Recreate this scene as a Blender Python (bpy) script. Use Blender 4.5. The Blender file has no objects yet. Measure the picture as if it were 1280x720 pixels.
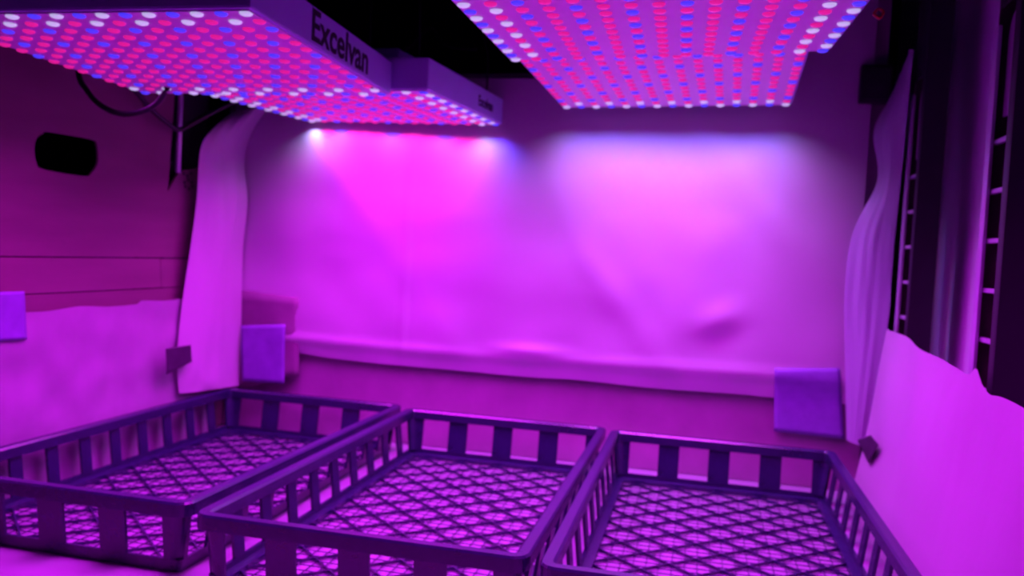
import bpy, bmesh, math, random
from mathutils import Matrix, Vector, Euler, noise
random.seed(7)
R = math.radians
scene = bpy.context.scene
col = scene.collection

# ------------------------------------------------------------------ camera
F_PX, YAW, PITCH, ROLL = 1068.5, R(12.777), R(2.448), R(3.072)
CAM = Vector((0, 0, .30))
_B = Matrix(((1, 0, 0), (0, 0, -1), (0, 1, 0)))
_Rz = Matrix(((math.cos(YAW), math.sin(YAW), 0), (-math.sin(YAW), math.cos(YAW), 0), (0, 0, 1)))
_Rx = Matrix(((1, 0, 0), (0, math.cos(PITCH), -math.sin(PITCH)), (0, math.sin(PITCH), math.cos(PITCH))))
_Rr = Matrix(((math.cos(ROLL), -math.sin(ROLL), 0), (math.sin(ROLL), math.cos(ROLL), 0), (0, 0, 1)))
VM = _Rr @ _B @ _Rx @ _Rz                     # world -> (right, down, forward)
cam_data = bpy.data.cameras.new('camera')
cam_data.sensor_width = 36.0
cam_data.lens = F_PX / 1280 * 36
cam_data.clip_start = .01
cam_data.dof.use_dof = True
cam_data.dof.focus_distance = .42
cam_data.dof.aperture_fstop = cam_data.lens / 1000 / .0024
cam = bpy.data.objects.new('camera', cam_data)
col.objects.link(cam)
cm = Matrix((VM[0], -VM[1], -VM[2])).transposed().to_4x4()
cm.translation = CAM
cam.matrix_world = cm
scene.camera = cam

# ------------------------------------------------------------------ world and exposure
world = bpy.data.worlds.new('world')
scene.world = world
world.use_nodes = True
world.node_tree.nodes['Background'].inputs[0].default_value = (.20, .045, .85, 1)
world.node_tree.nodes['Background'].inputs[1].default_value = .032
vs = scene.view_settings
vs.view_transform = 'Standard'; vs.look = 'None'; vs.gamma = 1; vs.use_curve_mapping = False
vs.exposure = 0.0


def ray(x, y):
    return VM.transposed() @ Vector(((x - 640) / F_PX, (y - 360) / F_PX, 1))
def onX(x, y, X):
    d = ray(x, y); return CAM + d * (X / d.x)
def onY(x, y, Y):
    d = ray(x, y); return CAM + d * (Y / d.y)
def onZ(x, y, Z):
    d = ray(x, y); return CAM + d * ((Z - CAM.z) / d.z)

# ------------------------------------------------------------------ materials
def mat(name, colr, rough=.5, spec=.5, var=0.0, scale=30, bump=0.0, bscale=60, transl=0.0, emit=None, estr=1.0, stretch=None, metallic=0.0):
    m = bpy.data.materials.new(name); m.use_nodes = True
    nt = m.node_tree; N = nt.nodes; L = nt.links
    b = N['Principled BSDF']; out = N['Material Output']
    b.inputs['Base Color'].default_value = (*colr, 1)
    b.inputs['Roughness'].default_value = rough
    b.inputs['Metallic'].default_value = metallic
    b.inputs['Specular IOR Level'].default_value = spec
    tc = N.new('ShaderNodeTexCoord')
    src = tc.outputs['Object']
    if stretch:
        mp = N.new('ShaderNodeMapping'); mp.inputs['Scale'].default_value = stretch
        L.new(src, mp.inputs[0]); src = mp.outputs[0]
    if var:
        nz = N.new('ShaderNodeTexNoise'); nz.inputs['Scale'].default_value = scale; nz.inputs['Detail'].default_value = 5
        L.new(src, nz.inputs['Vector'])
        cr = N.new('ShaderNodeValToRGB')
        cr.color_ramp.elements[0].position = .3; cr.color_ramp.elements[1].position = .7
        cr.color_ramp.elements[0].color = (*[max(0, c * (1 - var)) for c in colr], 1)
        cr.color_ramp.elements[1].color = (*[min(1, c * (1 + var)) for c in colr], 1)
        L.new(nz.outputs['Fac'], cr.inputs[0]); L.new(cr.outputs[0], b.inputs['Base Color'])
    if bump:
        nz = N.new('ShaderNodeTexNoise'); nz.inputs['Scale'].default_value = bscale; nz.inputs['Detail'].default_value = 4
        L.new(src, nz.inputs['Vector'])
        bp = N.new('ShaderNodeBump'); bp.inputs['Strength'].default_value = bump; bp.inputs['Distance'].default_value = .004
        L.new(nz.outputs['Fac'], bp.inputs['Height']); L.new(bp.outputs[0], b.inputs['Normal'])
    if emit:
        b.inputs['Emission Color'].default_value = (*emit, 1); b.inputs['Emission Strength'].default_value = estr
    if transl:
        t = N.new('ShaderNodeBsdfTranslucent'); t.inputs[0].default_value = (*colr, 1)
        mx = N.new('ShaderNodeMixShader'); mx.inputs[0].default_value = transl
        L.new(b.outputs[0], mx.inputs[1]); L.new(t.outputs[0], mx.inputs[2]); L.new(mx.outputs[0], out.inputs[0])
    return m

M = dict(
    board=mat('white_board', (.31, .31, .35), .55, .3, .05, 12, .10, 25),
    film=mat('white_film', (.53, .53, .56), .34, .4, .03, 9, .25, 14, transl=.10),
    thin_film=mat('thin_film', (.50, .52, .64), .30, .45, .05, 12, .2, 18, transl=.30),
    paper=mat('white_paper', (.35, .32, .37), .6, .25, .10, 14, .3, 18),
    cardboard=mat('cardboard', (.20, .11, .135), .8, .15, .12, 22, .12, 120, stretch=(1, .15, 1)),
    cardboard_back=mat('cardboard_back', (.33, .22, .31), .7, .2, .12, 16, .15, 60),
    cardboard_flap=mat('cardboard_flap', (.24, .14, .22), .7, .2, .12, 16, .15, 60),
    blue_tape=mat('blue_tape', (.23, .14, .45), .5, .3, .08, 60, .1, 120),
    dark_tape=mat('dark_tape', (.05, .03, .06), .6, .3, .15, 60),
    tray=mat('dark_plastic', (.016, .018, .060), .27, .95, .15, 60, .06, 300),
    housing=mat('white_enamel', (.42, .46, .72), .4, .4, .04, 20),
    plate=mat('white_plate', (.84, .8, .84), .45, .4, .03, 30),
    print=mat('black_print', (.02, .02, .025), .6, .2, .1, 80),
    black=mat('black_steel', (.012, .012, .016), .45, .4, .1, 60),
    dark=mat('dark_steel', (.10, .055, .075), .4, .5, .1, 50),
    edge=mat('lit_steel', (.50, .48, .60), .35, .5, .06, 50, metallic=.3),  # post steel where lamp light catches it, the lit tone put into the colour
    cable=mat('cable_rubber', (.010, .010, .014), .4, .3, .1, 80),
    room=mat('room_paint', (.70, .62, .80), .8, .2, .06, 6),
    roomdark=mat('room_dark', (.035, .03, .04), .8, .2, .06, 6),
    red_wire=mat('red_wire', (.55, .02, .03), .4, .4, .05, 60),
    led_red=mat('led_red', (.30, .03, .10), .25, .5, .05, 300, emit=(.74, .012, .30), estr=.85),
    led_blue=mat('led_blue', (.05, .05, .35), .25, .5, .05, 300, emit=(.07, .04, 1.0), estr=.9),
    led_white=mat('led_white', (.6, .6, .65), .25, .5, .05, 300, emit=(.52, .48, .80), estr=.80),
)

# ------------------------------------------------------------------ mesh helpers
class MB:
    def __init__(self): self.v = []; self.f = []
    def add(self, vs_, fs): n = len(self.v); self.v += [tuple(v) for v in vs_]; self.f += [tuple(n + i for i in f) for f in fs]; return self
    def hexa(self, p):   # 8 points: bottom 0-3, top 4-7
        return self.add(p, [(3, 2, 1, 0), (4, 5, 6, 7), (0, 1, 5, 4), (1, 2, 6, 5), (2, 3, 7, 6), (3, 0, 4, 7)])
    def box(self, x0, x1, y0, y1, z0, z1):
        return self.hexa([(x0, y0, z0), (x1, y0, z0), (x1, y1, z0), (x0, y1, z0), (x0, y0, z1), (x1, y0, z1), (x1, y1, z1), (x0, y1, z1)])
    def bar(self, a, b, w, z0, z1):
        a = Vector(a); b = Vector(b); n = Vector((-(b - a).y, (b - a).x)).normalized() * w / 2
        q = [a - n, b - n, b + n, a + n]
        return self.hexa([(p.x, p.y, z0) for p in q] + [(p.x, p.y, z1) for p in q])
    def tube(self, pts, r, seg=8):
        pts = [Vector(p) for p in pts]; rings = []; n0 = len(self.v)
        up = Vector((0, 0, 1))
        for i, p in enumerate(pts):
            t = (pts[min(i + 1, len(pts) - 1)] - pts[max(i - 1, 0)]).normalized()
            u = t.cross(up if abs(t.z) < .9 else Vector((1, 0, 0))).normalized(); w = t.cross(u)
            for k in range(seg):
                a = 2 * math.pi * k / seg
                self.v.append(tuple(p + (u * math.cos(a) + w * math.sin(a)) * r))
        for i in range(len(pts) - 1):
            for k in range(seg):
                a = n0 + i * seg + k; b = n0 + i * seg + (k + 1) % seg
                self.f.append((a, b, b + seg, a + seg))
        self.f.append(tuple(n0 + k for k in range(seg))[::-1])
        self.f.append(tuple(n0 + (len(pts) - 1) * seg + k for k in range(seg)))
        return self
    def sheet(self, fn, nu, nv):
        n0 = len(self.v)
        for j in range(nv + 1):
            for i in range(nu + 1): self.v.append(tuple(fn(i / nu, j / nv)))
        for j in range(nv):
            for i in range(nu):
                a = n0 + j * (nu + 1) + i; self.f.append((a, a + 1, a + nu + 2, a + nu + 1))
        return self
    def mesh(self, name, m, smooth=False, bevel=0):
        me = bpy.data.meshes.new(name); me.from_pydata(self.v, [], self.f)
        bm = bmesh.new(); bm.from_mesh(me); bmesh.ops.recalc_face_normals(bm, faces=bm.faces)
        if bevel: bmesh.ops.bevel(bm, geom=list(bm.edges), offset=bevel, segments=2, affect='EDGES', profile=.6)
        if smooth:
            for f in bm.faces: f.smooth = True
        bm.to_mesh(me); bm.free(); me.materials.append(m)
        return me
    def build(self, name, m, parent=None, smooth=False, bevel=0):
        return link(name, self.mesh(name, m, smooth, bevel), parent)

def link(name, me, parent=None):
    o = bpy.data.objects.new(name, me); col.objects.link(o); o.parent = parent; return o
def tag(o, label=None, cat=None, group=None, kind=None):
    for k, v in (('label', label), ('category', cat), ('group', group), ('kind', kind)):
        if v: o[k] = v
    return o
def empty(name, loc, rot=(0, 0, 0)):
    o = bpy.data.objects.new(name, None); o.empty_display_size = .02; col.objects.link(o)
    o.location = loc; o.rotation_euler = rot; return o
def thicken(o, t):
    m = o.modifiers.new('thickness', 'SOLIDIFY'); m.thickness = t; m.offset = 0; return o
def smooth_path(pts, n=8):
    pts = [Vector(p) for p in pts]; out = []
    for i in range(len(pts) - 1):
        p0, p1, p2, p3 = pts[max(i - 1, 0)], pts[i], pts[i + 1], pts[min(i + 2, len(pts) - 1)]
        for k in range(n):
            t = k / n
            out.append(.5 * ((2 * p1) + (p2 - p0) * t + (2 * p0 - 5 * p1 + 4 * p2 - p3) * t * t + (3 * p1 - p0 - 3 * p2 + p3) * t ** 3))
    out.append(pts[-1]); return out
def lerp_path(pts, t):
    """point at fraction t along a list of points (equal steps, smoothed)"""
    P = smooth_path(pts, 6); s = t * (len(P) - 1); i = min(int(s), len(P) - 2); return P[i].lerp(P[i + 1], s - i)
def plate_outline(name, outer, holes, th, m, to3d, parent=None):
    """flat sheet with holes: outlines in 2-D, thickness th, mapped to the world by to3d(u, v, w)"""
    cu = bpy.data.curves.new(name, 'CURVE'); cu.dimensions = '2D'; cu.fill_mode = 'BOTH'; cu.extrude = th / 2
    for pts in [outer] + holes:
        s = cu.splines.new('POLY'); s.points.add(len(pts) - 1)
        for i, p in enumerate(pts): s.points[i].co = (p[0], p[1], 0, 1)
        s.use_cyclic_u = True
    o = bpy.data.objects.new(name, cu); col.objects.link(o)
    me = bpy.data.meshes.new_from_object(o.evaluated_get(bpy.context.evaluated_depsgraph_get()))
    bpy.data.objects.remove(o); bpy.data.curves.remove(cu)
    for v in me.vertices: v.co = to3d(*v.co)
    bm = bmesh.new(); bm.from_mesh(me); bmesh.ops.remove_doubles(bm, verts=bm.verts, dist=1e-5)
    bmesh.ops.recalc_face_normals(bm, faces=bm.faces); bm.to_mesh(me); bm.free()
    me.materials.clear(); me.materials.append(m); me.name = name
    return link(name, me, parent)
def rrect(x0, x1, y0, y1, r, n=6):
    out = []
    for cx, cy, a0 in ((x1 - r, y1 - r, 0), (x0 + r, y1 - r, 90), (x0 + r, y0 + r, 180), (x1 - r, y0 + r, 270)):
        for k in range(n + 1):
            a = R(a0 + 90 * k / n); out.append((cx + r * math.cos(a), cy + r * math.sin(a)))
    return out
def nz(x, y, z=0, s=1): return noise.noise(Vector((x * s, y * s, z * s)))

# ------------------------------------------------------------------ the setting
XL, XR, YB = -.735, .218, 1.215
o = MB().box(-1.1, .75, .12, 1.62, -.03, 0).build('floor', M['board']); tag(o, 'white covered table surface under the trays', None, None, 'structure')
o = MB().box(-1.1, .75, 1.62, 1.65, -.03, 1.0).build('wall_back', M['roomdark']); tag(o, kind='structure', label='dark room wall far behind the cardboard')
o = MB().box(-1.13, -1.1, .12, 1.65, -.03, 1.0).build('wall_left', M['roomdark']); tag(o, kind='structure', label='dark room wall behind the left cardboard')
o = MB().box(.30, .33, .12, 1.62, 0, .80).build('wall_right', M['room']); tag(o, kind='structure', label='dim grey panel seen between the rack posts')
o = MB().box(-1.1, .75, .12, 1.62, .80, .83).build('ceiling', M['roomdark']); tag(o, kind='structure', label='dark underside of the shelf above')

# ------------------------------------------------------------------ cardboard behind the film
t = empty('cardboard_sheet', (-.26, YB + .006, 0))
tag(t, 'tall pinkish brown cardboard sheet behind the film, bare along its bottom', 'cardboard')
def bk(u, v, w): return Vector((u + .26, w, v))
plate_outline('panel', [(-.745, .001), (.215, .001), (.215, .70), (-.02, .69), (-.16, .56), (-.745, .55)], [], .005, M['cardboard_back'], bk, t)
# folded flap of the same cardboard in the back left corner
f0 = onY(298, 362, YB - .009); f1 = onY(374, 372, YB - .01); f2 = onY(374, 470, YB - .01); f3 = onY(298, 486, YB - .01)
flap = MB().sheet(lambda u, v: (f0.lerp(f1, u)).lerp(f3.lerp(f2, u), v) + Vector((0, -.004 * math.sin(u * 3) + .002 * nz(u, v, 3, 4), 0)), 10, 10).build('cardboard_flap', M['cardboard_flap'], None, True)
thicken(flap, .002); tag(flap, 'small square cardboard flap standing in the corner beside the blue tape', 'cardboard')

# left cardboard: upper sheet with the hand hole and the cut-out at the rack post
t = empty('cardboard_sheet', (XL, .85, 0)); tag(t, 'brown cardboard sheet with a rounded hand hole on the left side', 'cardboard')
def lf(u, v, w): return Vector((w, u - .85, v))
hole = [onX(x, y, XL) for x, y in ((52, 167), (60, 165), (112, 174), (120, 181), (121, 203), (113, 216), (104, 220), (54, 212), (44, 204), (41, 186), (44, 173))]
hole = [(p.y, p.z) for p in hole]
hole = [(v.x, v.y) for v in smooth_path([Vector((a, b, 0)) for a, b in hole + hole[:1]], 4)[:-1]]
cut = [onX(x, y, XL) for x, y in ((205, 100), (208, 242), (218, 222), (224, 214), (262, 206))]
outer = [(.16, .266), (1.208, .266), (1.208, .40), (cut[4].y, cut[4].z), (cut[3].y, cut[3].z), (cut[2].y, cut[2].z), (cut[1].y, cut[1].z), (1.062, .56), (.16, .56)]
plate_outline('upper_panel', outer, [hole], .004, M['cardboard'], lf, t)
def strip(name, y0, y1, z0, z1, dx0, dx1):
    m = MB(); a = .003
    m.hexa([(dx0, y0 - .85, z0), (dx0 + a, y0 - .85, z0), (dx0 + a, y1 - .85, z0), (dx0, y1 - .85, z0), (dx1, y0 - .85, z1), (dx1 + a, y0 - .85, z1), (dx1 + a, y1 - .85, z1), (dx1, y1 - .85, z1)])
    return m.build(name, M['cardboard'], t, False, .0008)
strip('fold_strip', .16, 1.036, .2245, .2645, .004, .0005)
strip('fold_strip', 1.038, 1.208, .2245, .2640, .003, .000)
strip('lower_panel', .16, 1.208, .002, .2235, -.001, .003)
d = MB()
for k in range(9):
    p = onX(228 + (k % 3) * 4.5 + (k // 3), 217 + (k // 3) * 8 + (k % 2) * 3, XL)
    d.box(.0021, .0026, p.y - .85 - .0018, p.y - .85 + .0018, p.z - .0022, p.z + .0022)
tag(d.build('punch_marks', M['print'], t), kind='stuff')

# ------------------------------------------------------------------ rack posts
def rack_post(loc, z_top, label, n, z_first, side):
    """slotted steel post; the open slotted side looks to -x * side"""
    t = empty('rack_post', loc); tag(t, label, 'post', 'steel posts of the rack')
    s = side
    D = .056
    def bx(name, x0, x1, y0, y1, z0, z1, m, bev=.0006):
        x0, x1 = sorted((x0 * s, x1 * s)); return MB().box(x0, x1, y0, y1, z0, z1).build(name, m, t, False, bev)
    bx('front_flange', 0, .027, -.002, .001, 0, z_top, M['black'])
    bx('web', .020, .023, .001, D - .002, 0, z_top, M['dark'])
    bx('rear_flange', .0, .023, D - .002, D, 0, z_top, M['dark'])
    bx('lit_edge', -.003, .0, D - .013, D, .0, z_first + .145, M['edge'])
    bx('front_lip', 0, .002, .001, .012, 0, z_top, M['black'])
    # filled upper part of the slotted side, arched at its top
    zt = z_first + .15
    pts = [(.013, z_first + .065), (D - .013, z_first + .065)] + [(D / 2 + (D / 2 - .013) * math.cos(R(a)), zt - .02 + .024 * math.sin(R(a))) for a in range(0, 181, 20)]
    plate_outline('arched_plate', pts, [], .0015, M['edge_dim'], lambda u, v, w: Vector(((w + .006) * s, u, v)), t)
    bx('upper_plate', 0, .002, .013, D - .0025, zt + .012, z_top, M['black'])
    me = None
    for k in range(n):
        z = z_first + .0 + (1 - k) * .0435
        if me is None:
            r = bx('rung', .001, .006, .012, D - .004, -.002, .002, M['edge']); me = r
        else:
            r = me.copy(); col.objects.link(r)
        r.location = (0, 0, z)
    return t
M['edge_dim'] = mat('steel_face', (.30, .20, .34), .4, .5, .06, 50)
rack_post((.238, .786, 0), .80, 'dark slotted steel rack post standing clear of the film', 8, .375, 1)
rack_post((.238, 1.106, 0), .80, 'dark slotted steel rack post behind the hanging corner film', 8, .375, 1)
t = empty('rack_post', (XL - .012, 1.068, 0)); tag(t, 'black steel rack post showing through the cut in the left cardboard', 'post', 'steel posts of the rack')
MB().box(-.003, 0, 0, .095, 0, .80).build('side_flange', M['black'], t, False, .0006)
MB().box(0, .016, -.003, -.001, .40, .80).build('edge_return', M['black'], t)
MB().box(-.05, -.003, 0, .003, 0, .80).build('front_flange', M['black'], t, False, .0006)
MB().box(.016, .020, -.006, .001, .385, .80).build('lit_edge', M['edge'], t, False, .0005)

# ------------------------------------------------------------------ the films
def film_depth(x, z):
    d = .006 + .004 * nz(x, z, 1, 5) + .0022 * nz(x, z, 8, 14)
    d += .0022 * math.exp(-((x + .437) / .004) ** 2)                    # vertical fold
    zr = .148 + .004 * math.sin(x * 7 + 1)                             # ridge above the bottom edge
    d += .0042 * math.exp(-((z - zr) / .007) ** 2) * (.55 + .45 * nz(x, 2, 0, 8))
    d += .006 * math.exp(-((x - .02) / .030) ** 2 - ((z - .222 - (x - .02) * .25) / .020) ** 2)
    d += .0045 * math.exp(-((x + .24) / .05) ** 2 - ((z - .158) / .007) ** 2)
    d += .0025 * max(0, math.sin(x * 21 + z * 17)) ** 6 * (.5 + nz(x, z, 4, 6))
    d *= .12 + .88 * min(1, max(0, (z - .118) / .03))                  # lies flat along its lower edge
    return max(d, -.003)
def back_film(u, v):
    # u left-right, v bottom-top
    x = -.728 + u * (.196 + .728)
    zb = .120 + .018 * math.exp(-((x + .70) / .10) ** 2) + .002 * nz(x, 0, 5, 9)
    z = zb + v * (.548 + .135 * min(1, max(0, (x + .17) / .12)) - zb)
    return (x, YB - .004 - film_depth(x, z), z)
o = MB().sheet(back_film, 180, 80).build('plastic_film', M['film'], None, True)
tag(o, 'wide white plastic film pinned over the back, glowing under the lamps', 'plastic film')

def draped(name, A, B, m, label, wr=.006, seed=0, nu=26, nv=46, bow=None):
    def fn(u, v):
        a = lerp_path(A, v); b = lerp_path(B, v); p = a.lerp(b, u)
        n = (b - a).cross(Vector((0, 0, 1)))
        n = n.normalized() if n.length > 1e-6 else Vector((0, -1, 0))
        w = wr * (nz(u * 2.2, v * 3.2, seed, 1.3) + .6 * nz(u * 5, v * 4, seed + 5, 1.5)) * math.sin(math.pi * min(1, max(0, .08 + u * .84)))
        if bow: w += bow * math.sin(math.pi * u)
        return p + n * w
    o = MB().sheet(fn, nu, nv).build(name, m, None, True)
    return tag(o, label, 'plastic film')
# left corner
A = [onX(x, y, XL + .021) for x, y in ((290, 140), (262, 165), (250, 190), (246, 250), (238, 310), (229, 370), (222, 430), (222, 470), (224, 492))]
Bp = [onY(x, y, YB - .011) for x, y in ((338, 132), (318, 160), (306, 200), (310, 250), (304, 310), (302, 370), (301, 430), (300, 466), (299, 482))]
draped('corner_film', A, Bp, M['film'], 'white plastic film wrapping round the corner beside the left cardboard', .004, 3, bow=.003)
# right corner: sheet hanging from the far post down to the floor
A = [onY(x, y, YB - .025) for x, y in ((1138, 62), (1112, 122), (1092, 166), (1097, 225), (1066, 290), (1056, 360), (1056, 440), (1058, 550))]
Bp = [onX(x, y, .229) for x, y in ((1142, 62), (1136, 120), (1131, 170), (1125, 230), (1119, 290), (1114, 350), (1110, 405))] + [onX(1085, 560, .217)]
draped('corner_film', A, Bp, M['thin_film'], 'thin clear film hanging in the corner beside the far rack post', .003, 11, bow=.003)
# right side: low sheet in front of the posts
def right_film(u, v):
    y = 1.165 - u * .80
    zt = .228 - .035 * u + .004 * nz(y, 1, 3, 9) + .010 * math.exp(-((y - .79) / .012) ** 2) - .004 * math.exp(-((y - .75) / .02) ** 2)
    z = .001 + v * zt
    x = .196 + .030 * v ** .8 + .006 * nz(y, z, 2, 6) * math.sin(math.pi * v) + .004 * nz(y, z * .4, 9, 15) * v
    return (x, y, z)
o = MB().sheet(right_film, 110, 40).build('plastic_film', M['film'], None, True)
tag(o, 'low white plastic film along the right side below the rack posts', 'plastic film')
# left side: low paper
def paper_x(y, z):
    return XL + .0135 + .005 * nz(y, z * .35, 4, 11) + .0060 * abs(nz(y, z * .25, 14, 16)) + .0030 * nz(y, z, 1, 25)
def left_paper(u, v):
    y = .18 + u * (1.165 - .18)
    zt = .204 + .004 * nz(y, 0, 7, 12) + (.004 if y > .98 else 0)
    z = .001 + v * zt
    return (paper_x(y, z), y, z)
o = MB().sheet(left_paper, 140, 30).build('paper_sheet', M['paper'], None, True)
tag(o, 'crumpled whitish sheet covering the lower part of the left cardboard', 'sheet')

# ------------------------------------------------------------------ tape
def on_film(p): return Vector((p.x, YB - .0055 - film_depth(p.x, max(p.z, .12)), p.z))
def on_paper(p): return Vector((max(paper_x(p.y, min(p.z, .2)) + .0022, p.x), p.y, p.z))
def tape(name, corners, m, label, cat='tape', bend=.0004, group=None, lay=None):
    a, b, c, d_ = corners      # top left, top right, bottom right, bottom left
    n = (b - a).cross(d_ - a).normalized()
    if n.dot(CAM - a) < 0: n = -n
    def fn(u, v):
        q = a.lerp(b, u).lerp(d_.lerp(c, u), v)
        if lay: q = lay(q)
        return q + n * (bend * (.4 + math.sin(v * 5 + u) * .5 + nz(u, v, 2, 3)))
    o = MB().sheet(fn, 14, 14).build(name, m, None, True); thicken(o, .0004)
    return tag(o, label, cat, group)
tape('masking_tape', [onX(x, y, XL + .017) for x, y in ((-30, 366), (30, 364), (34, 424), (-28, 428))], M['blue_tape'], 'blue tape square on the left cardboard holding the crumpled sheet', lay=on_paper)
tape('masking_tape', [onY(x, y, YB - .018) for x, y in ((301, 407), (357, 405), (355, 480), (303, 476))], M['blue_tape'], 'blue tape square in the corner at the cardboard flap', bend=.001)
tape('masking_tape', [onY(x, y, YB - .012) for x, y in ((968, 460), (1050, 460), (1056, 550), (968, 540))], M['blue_tape'], 'large blue tape square at the lower right of the back film', lay=on_film)
tape('dark_tape', [onX(x, y, XL + .034) for x, y in ((207, 436), (238, 431), (240, 452), (208, 468))], M['dark_tape'], 'small ragged dark tape scrap on the left film above the tray')
p = [onX(x, y, .205) for x, y in ((1072, 550), (1089, 544), (1098, 556), (1086, 579))]
tape('dark_tape', p, M['dark_tape'], 'small dark tape scrap on the right film beside the tray')
# dark box on the back near the far post
a = onY(1078, 82, 1.20); b = onY(1112, 130, 1.20)
t = empty('junction_box', (a.x + .018, 1.20, b.z)); tag(t, 'small dark box hanging high on the back beside the far post', 'box')
MB().box(-.020, .020, -.008, .010, .0, a.z - b.z).build('body', M['black'], t, False, .002)
MB().box(-.017, .017, -.010, -.008, .004, a.z - b.z - .004).build('cover', M['black'], t, False, .0008)

# ------------------------------------------------------------------ trays
W, D, H = .2885, .534, .066
TAPER = .008
def perimeter(off, r=.014, n=6):
    r = max(.004, r - off); return rrect(-W / 2 + off, W / 2 - off, -D / 2 + off, D / 2 - off, r, n)
def sweep(profile, r=.014):
    """closed ring: profile is a closed list of (inward offset, z)"""
    m = MB(); rings = [[(x, y, z) for x, y in perimeter(o_, r)] for o_, z in profile]; n = len(rings[0]); k = len(rings)
    vs_ = [p for rg in rings for p in rg]; fs = []
    for j in range(k):
        for i in range(n):
            fs.append((j * n + i, j * n + (i + 1) % n, ((j + 1) % k) * n + (i + 1) % n, ((j + 1) % k) * n + i))
    return m.add(vs_, fs)
def off_at(z): return .004 + TAPER * (1 - z / H)
tray_meshes = {}
def tray_mesh():
    T = tray_meshes
    T['rim'] = sweep([(.0, .053), (.0, .064), (.0015, .066), (.0095, .066), (.0115, .064), (.0115, .0535), (.0085, .0535), (.0085, .060), (.002, .060), (.002, .053)]).mesh('rim', M['tray'])
    T['wall_band'] = sweep([(off_at(0), 0), (off_at(.0115), .0115), (off_at(.0115) + .003, .0115), (off_at(.0115) + .003, .006), (off_at(0) + .010, .005), (off_at(0) + .010, 0)]).mesh('wall_band', M['tray'])
    z0, z1 = .010, .0565
    def slat(w):      # slat on the +x side, centred on y = 0
        a, b = off_at(z0), off_at(z1); x0, x1 = W / 2 - a, W / 2 - b; th = .0032
        return MB().hexa([(x0 - th, -w / 2, z0), (x0, -w / 2, z0), (x0, w / 2, z0), (x0 - th, w / 2, z0), (x1 - th, -w / 2, z1), (x1, -w / 2, z1), (x1, w / 2, z1), (x1 - th, w / 2, z1)])
    T['long_slat'] = slat(.0165).mesh('long_slat', M['tray'])
    e = slat(.027)
    e.v = [(x - W / 2, y, z) for x, y, z in e.v]
    T['end_slat'] = e.mesh('end_slat', M['tray'])
    # corner: the wall around one rounded corner (+x, +y)
    m = MB(); th = .0032; ring = []
    for off, z in ((off_at(z0), z0), (off_at(z1), z1), (off_at(z1) + th, z1), (off_at(z0) + th, z0)):
        r = .014 - off * .3
        pts = [(W / 2 - off, D / 2 - .0155)] + [(W / 2 - off - r + r * math.cos(R(a)), D / 2 - off - r + r * math.sin(R(a))) for a in range(0, 91, 15)] + [(W / 2 - .0275, D / 2 - off)]
        ring.append([(x, y, z) for x, y in pts])
    n = len(ring[0]); vs_ = [p for rg in ring for p in rg]; fs = []
    for j in range(4):
        for i in range(n - 1):
            fs.append((j * n + i, j * n + i + 1, ((j + 1) % 4) * n + i + 1, ((j + 1) % 4) * n + i))
    fs += [(0, n, 2 * n, 3 * n), (n - 1, 2 * n - 1, 3 * n - 1, 4 * n - 1)]
    m.add(vs_, fs); me = m.mesh('corner_post', M['tray'])
    T['corner_post'] = me
    mirror = MB(); mirror.v = [(-x, y, z) for x, y, z in m.v]; mirror.f = m.f
    T['corner_post_b'] = mirror.mesh('corner_post', M['tray'])
    # the base: coarse diamond ribs and a fine square mesh
    hx, hy = W / 2 - off_at(0) - .008, D / 2 - off_at(0) - .008
    def clip(cx, cy, dx, dy):
        t0, t1 = -9, 9
        for c_, d_, h in ((cx, dx, hx), (cy, dy, hy)):
            if abs(d_) < 1e-9:
                if abs(c_) > h: return None
            else:
                a, b = sorted(((-h - c_) / d_, (h - c_) / d_)); t0 = max(t0, a); t1 = min(t1, b)
        return None if t1 - t0 < .004 else ((cx + dx * t0, cy + dy * t0), (cx + dx * t1, cy + dy * t1))
    m = MB(); px, py = .0513, .0475; k = -24
    for k in range(-16, 17):
        for s in (1, -1):
            L_ = math.hypot(px, py)
            q = clip(k * px, 0, px / L_, s * py / L_)
            if q: m.bar(q[0], q[1], .0017, .0005, .0034)
    T['diamond_ribs'] = m.mesh('diamond_ribs', M['tray'])
    m = MB(); p = .0122
    for k in range(-int(hx / p), int(hx / p) + 1): m.bar((k * p, -hy), (k * p, hy), .0007, .0008, .0018)
    for k in range(-int(hy / p), int(hy / p) + 1): m.bar((-hx, k * p), (hx, k * p), .0007, .0010, .0020)
    T['fine_mesh'] = m.mesh('fine_mesh', M['tray'])
tray_mesh()
def tray(cx, cy, th, label):
    T = tray_meshes
    t = empty('plastic_tray', (cx, cy, .0006), (0, 0, th)); tag(t, label, 'tray', 'three dark mesh trays in a row')
    link('rim', T['rim'], t); link('wall_band', T['wall_band'], t); link('diamond_ribs', T['diamond_ribs'], t)
    tag(link('fine_mesh', T['fine_mesh'], t), kind='stuff')
    for s in (0, 1):
        for k in range(9):
            o = link('slat', T['long_slat'], t); o.location.y = (k - 4) * .0519 * (1 if s == 0 else 1); o.rotation_euler.z = math.pi * s
        for k in range(3):
            o = link('slat', T['end_slat'], t); o.location = ((k - 1) * .0650, (D / 2) * (1 if s == 0 else -1), 0); o.rotation_euler.z = math.pi / 2 if s == 0 else -math.pi / 2
        o = link('corner_post', T['corner_post'], t); o.rotation_euler.z = math.pi * s
        o = link('corner_post', T['corner_post_b'], t); o.rotation_euler.z = math.pi * s
    return t
TR = [(-.7121, 1.1879, -.0063), (-.4099, 1.1669, 0), (-.1152, 1.1559, .0071)]
names = ['dark plastic mesh tray against the left paper-covered cardboard', 'dark plastic mesh tray standing between two other trays', 'dark plastic mesh tray beside the low right film']
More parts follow.
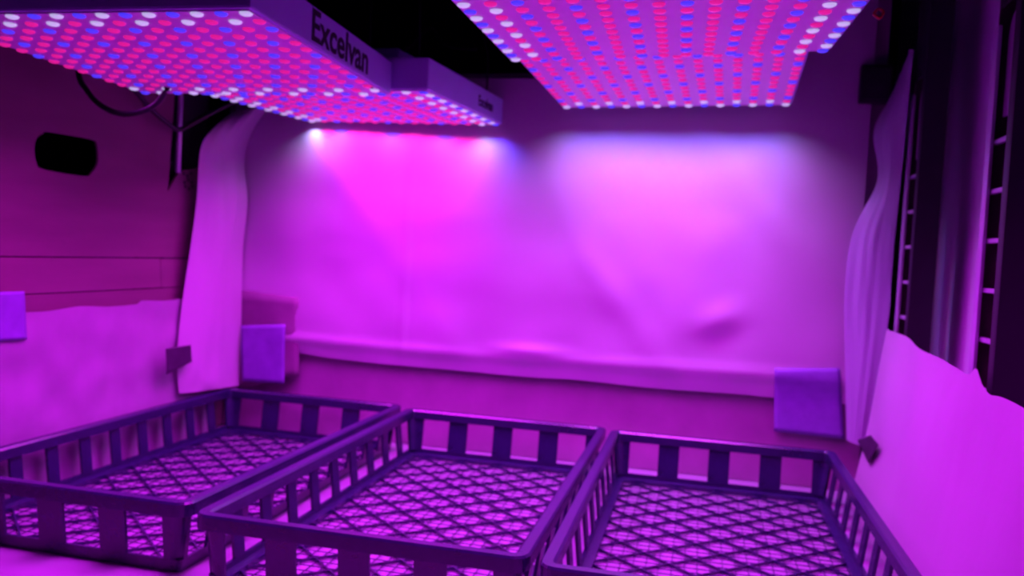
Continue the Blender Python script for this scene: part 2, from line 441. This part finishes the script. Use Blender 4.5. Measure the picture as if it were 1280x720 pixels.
for (x, y, th), lb in zip(TR, names):
    # corner (x, y) is the far left rim corner
    x += .0008; y -= .001
    c = Vector((x, y)) + Matrix.Rotation(th, 2) @ Vector((.2895 / 2, -D / 2))
    tray(c.x, c.y, th, lb)

# ------------------------------------------------------------------ LED lamps
PIT = .0205
S = .303; TH = .036
def dome():
    m = MB(); seg = 12; rr = .0050; vs_ = []; fs = []
    for rad, z in ((1, 0), (1, -.0008), (.86, -.0016), (.5, -.0023)):
        vs_ += [(rr * rad * math.cos(2 * math.pi * k / seg), rr * rad * math.sin(2 * math.pi * k / seg), z) for k in range(seg)]
    for j in range(3):
        for k in range(seg): fs.append((j * seg + k, j * seg + (k + 1) % seg, (j + 1) * seg + (k + 1) % seg, (j + 1) * seg + k))
    fs.append(tuple(3 * seg + k for k in range(seg)))
    return m.add(vs_, fs)
LED = {}
for k in 'rbw':
    LED[k] = dome().mesh('led', M['led_' + {'r': 'red', 'b': 'blue', 'w': 'white'}[k]], True)
def kind(r, c, flip=False):
    if flip: r, c = 14 - r, 14 - c
    if r in (0, 14): return 'w' if (c + r // 14) % 2 == 0 else 'b'
    if r in (1, 13): return 'w' if (c + r // 13) % 2 == 1 - 0 else 'r'
    if r % 2 == 0: return 'b' if (c + r // 2) % 2 == 1 else 'r'
    return 'r'
def text_mesh(body, size, m):
    cu = bpy.data.curves.new('lettering', 'FONT'); cu.body = body; cu.size = size; cu.extrude = .0002; cu.offset = size * .018
    cu.align_x = 'CENTER'; cu.align_y = 'CENTER'
    o = bpy.data.objects.new('lettering', cu); col.objects.link(o)
    me = bpy.data.meshes.new_from_object(o.evaluated_get(bpy.context.evaluated_depsgraph_get()))
    bpy.data.objects.remove(o); bpy.data.curves.remove(cu); me.materials.clear(); me.materials.append(m); me.name = 'lettering'
    return me
def area(name, parent, loc, sx, sy, colr, watts, spread):
    l = bpy.data.lights.new(name, 'AREA'); l.shape = 'RECTANGLE'; l.size = sx; l.size_y = sy
    l.color = colr; l.energy = watts; l.spread = R(spread)
    o = bpy.data.objects.new(name, l); col.objects.link(o); o.parent = parent; o.location = loc
    return o
LCOL = {'r': (1.0, .02, .42), 'b': (.10, .04, 1.0), 'w': (.50, .40, 1.0)}
def lamp(far_row, rot, transposed, label, text, power, color, edge=None, edge_w=.05, flip=False):
    """far_row: position of the middle LED of the far row"""
    e = Euler(rot)
    loc = Vector(far_row) + e.to_matrix() @ Vector((0, -7 * PIT, 0))
    t = empty('led_grow_lamp', loc, rot); tag(t, label, 'grow lamp', 'LED grow lamps hung over the trays')
    h = S / 2
    m = MB(); m.box(-h, h, -h, h, .0012, TH)
    m.build('housing', M['housing'], t, False, .0022)
    MB().box(-h + .003, h - .003, -h + .003, h - .003, 0, .0012).build('face_plate', M['plate'], t)
    MB().box(-.075, .075, -.055, .055, TH, TH + .03).build('driver_box', M['housing'], t, False, .003)
    for r in range(15):
        for c in range(15):
            k = kind(c, r, flip) if transposed else kind(r, c, flip)
            o = link('led', LED[k], t); o.location = ((c - 7) * PIT, (r - 7) * PIT, 0)
    sc = None
    for sx in (-1, 1):
        for f in (-.5, .45):
            m = MB(); m.tube([(0, 0, 0), (0, 0, -.0014)], .0022, 10)
            o = m.build('screw', M['black'], t) if sc is None else link('screw', sc, t)
            sc = o.data; o.location = (sx * (h - .0065), f * S * .8, 0)
    for sx in (-1, 1):
        for sy in (-1, 1):
            m = MB(); m.tube(smooth_path([(sx * (h - .02), sy * (h - .02), TH - .001), (sx * (h - .03), sy * (h - .03), TH + .10), (sx * .03, sy * .02, .80 - loc.z - .01)], 3), .0012, 6)
            m.build('hanging_wire', M['cable'], t)
    if text:
        size, y, z = text
        me = text_mesh('Excelvan', size, M['print'])
        o = link('lettering', me, t); o.matrix_local = Matrix.Translation((h + .0003, y, z)) @ Matrix.Rotation(math.pi / 2, 4, 'Z') @ Matrix.Rotation(math.pi / 2, 4, 'X')
    area('lamp_light', t, (0, -.010, -.0045), .285, .265, color, power, 124)
    for r in (edge or ()):
        for c in range(15):
            k = kind(c, r, flip) if transposed else kind(r, c, flip)
            area('led_light', t, ((c - 7) * PIT, (r - 7) * PIT, -.0045), .010, .010, LCOL[k], edge_w * {'w': .75, 'r': .9, 'b': 1.5}[k], 128)
    return t
MAG = (.72, .012, .95)
lamp((-.4976, .8721, .4611), (R(-1.19), R(-.43), R(.96)), False, 'large white LED grow lamp showing bold lettering beside the left cardboard', (.038, .016, .018), 2.6, MAG)
lamp((-.448, 1.186, .479), (R(2.0), R(.2), R(-1.8)), True, 'white LED grow lamp behind the boldly lettered one, smaller lettering', (.019, .065, .017), 2.6, MAG, (14,), .052)
lamp((-.0525, .8297, .4941), (R(1.81), R(-2.17), R(1.72)), True, 'LED grow lamp over the right trays with a red clip at its edge', None, 2.6, MAG)
lamp((-.058, 1.1622, .5050), (R(-1.70), R(-1.24), R(-1.51)), False, 'LED grow lamp close to the back film with a row of white diodes', None, 2.6, MAG, (14, 13), .042, True)

# ------------------------------------------------------------------ cables
def cable(pts, r, label, m=None):
    o = MB().tube(smooth_path(pts, 8), r, 8).build('power_cable', m or M['cable'], None, True); return tag(o, label, 'cable')
P = [onY(x, y, .845) for x, y in ((98, 90), (108, 112), (125, 131), (150, 142), (175, 140), (195, 130), (208, 112))]
cable([P[0] + Vector((-.004, 0, .06))] + P + [P[-1] + Vector((.008, .01, .03))], .0032, 'black cable hanging in a loop below the left lamp edge')
P = [onX(x, y, X_) for x, y, X_ in ((155, 96, -.715), (185, 132, -.715), (208, 153, -.715), (224, 162, -.715), (240, 154, -.712), (270, 138, -.70), (294, 126, -.685), (312, 112, -.67))]
cable(P, .0034, 'black cable dipping in front of the left rack post')
P = [onY(x, y, 1.205) for x, y in ((488, 70), (512, 58), (527, 42), (540, 36), (552, 52), (570, 60), (596, 61))]
cable(P, .0022, 'thin dark cable high between the lamps on the back')
p = onY(1098, 17, .79)
t = empty('wire_clip', p); tag(t, 'small red wire clip at the edge of the right lamp', 'clip')
MB().tube(smooth_path([(-.004, 0, 0), (0, .0, .004), (.004, 0, .001), (.001, 0, -.004), (-.004, 0, 0)], 5), .0013, 6).build('loop', M['red_wire'], t, True)
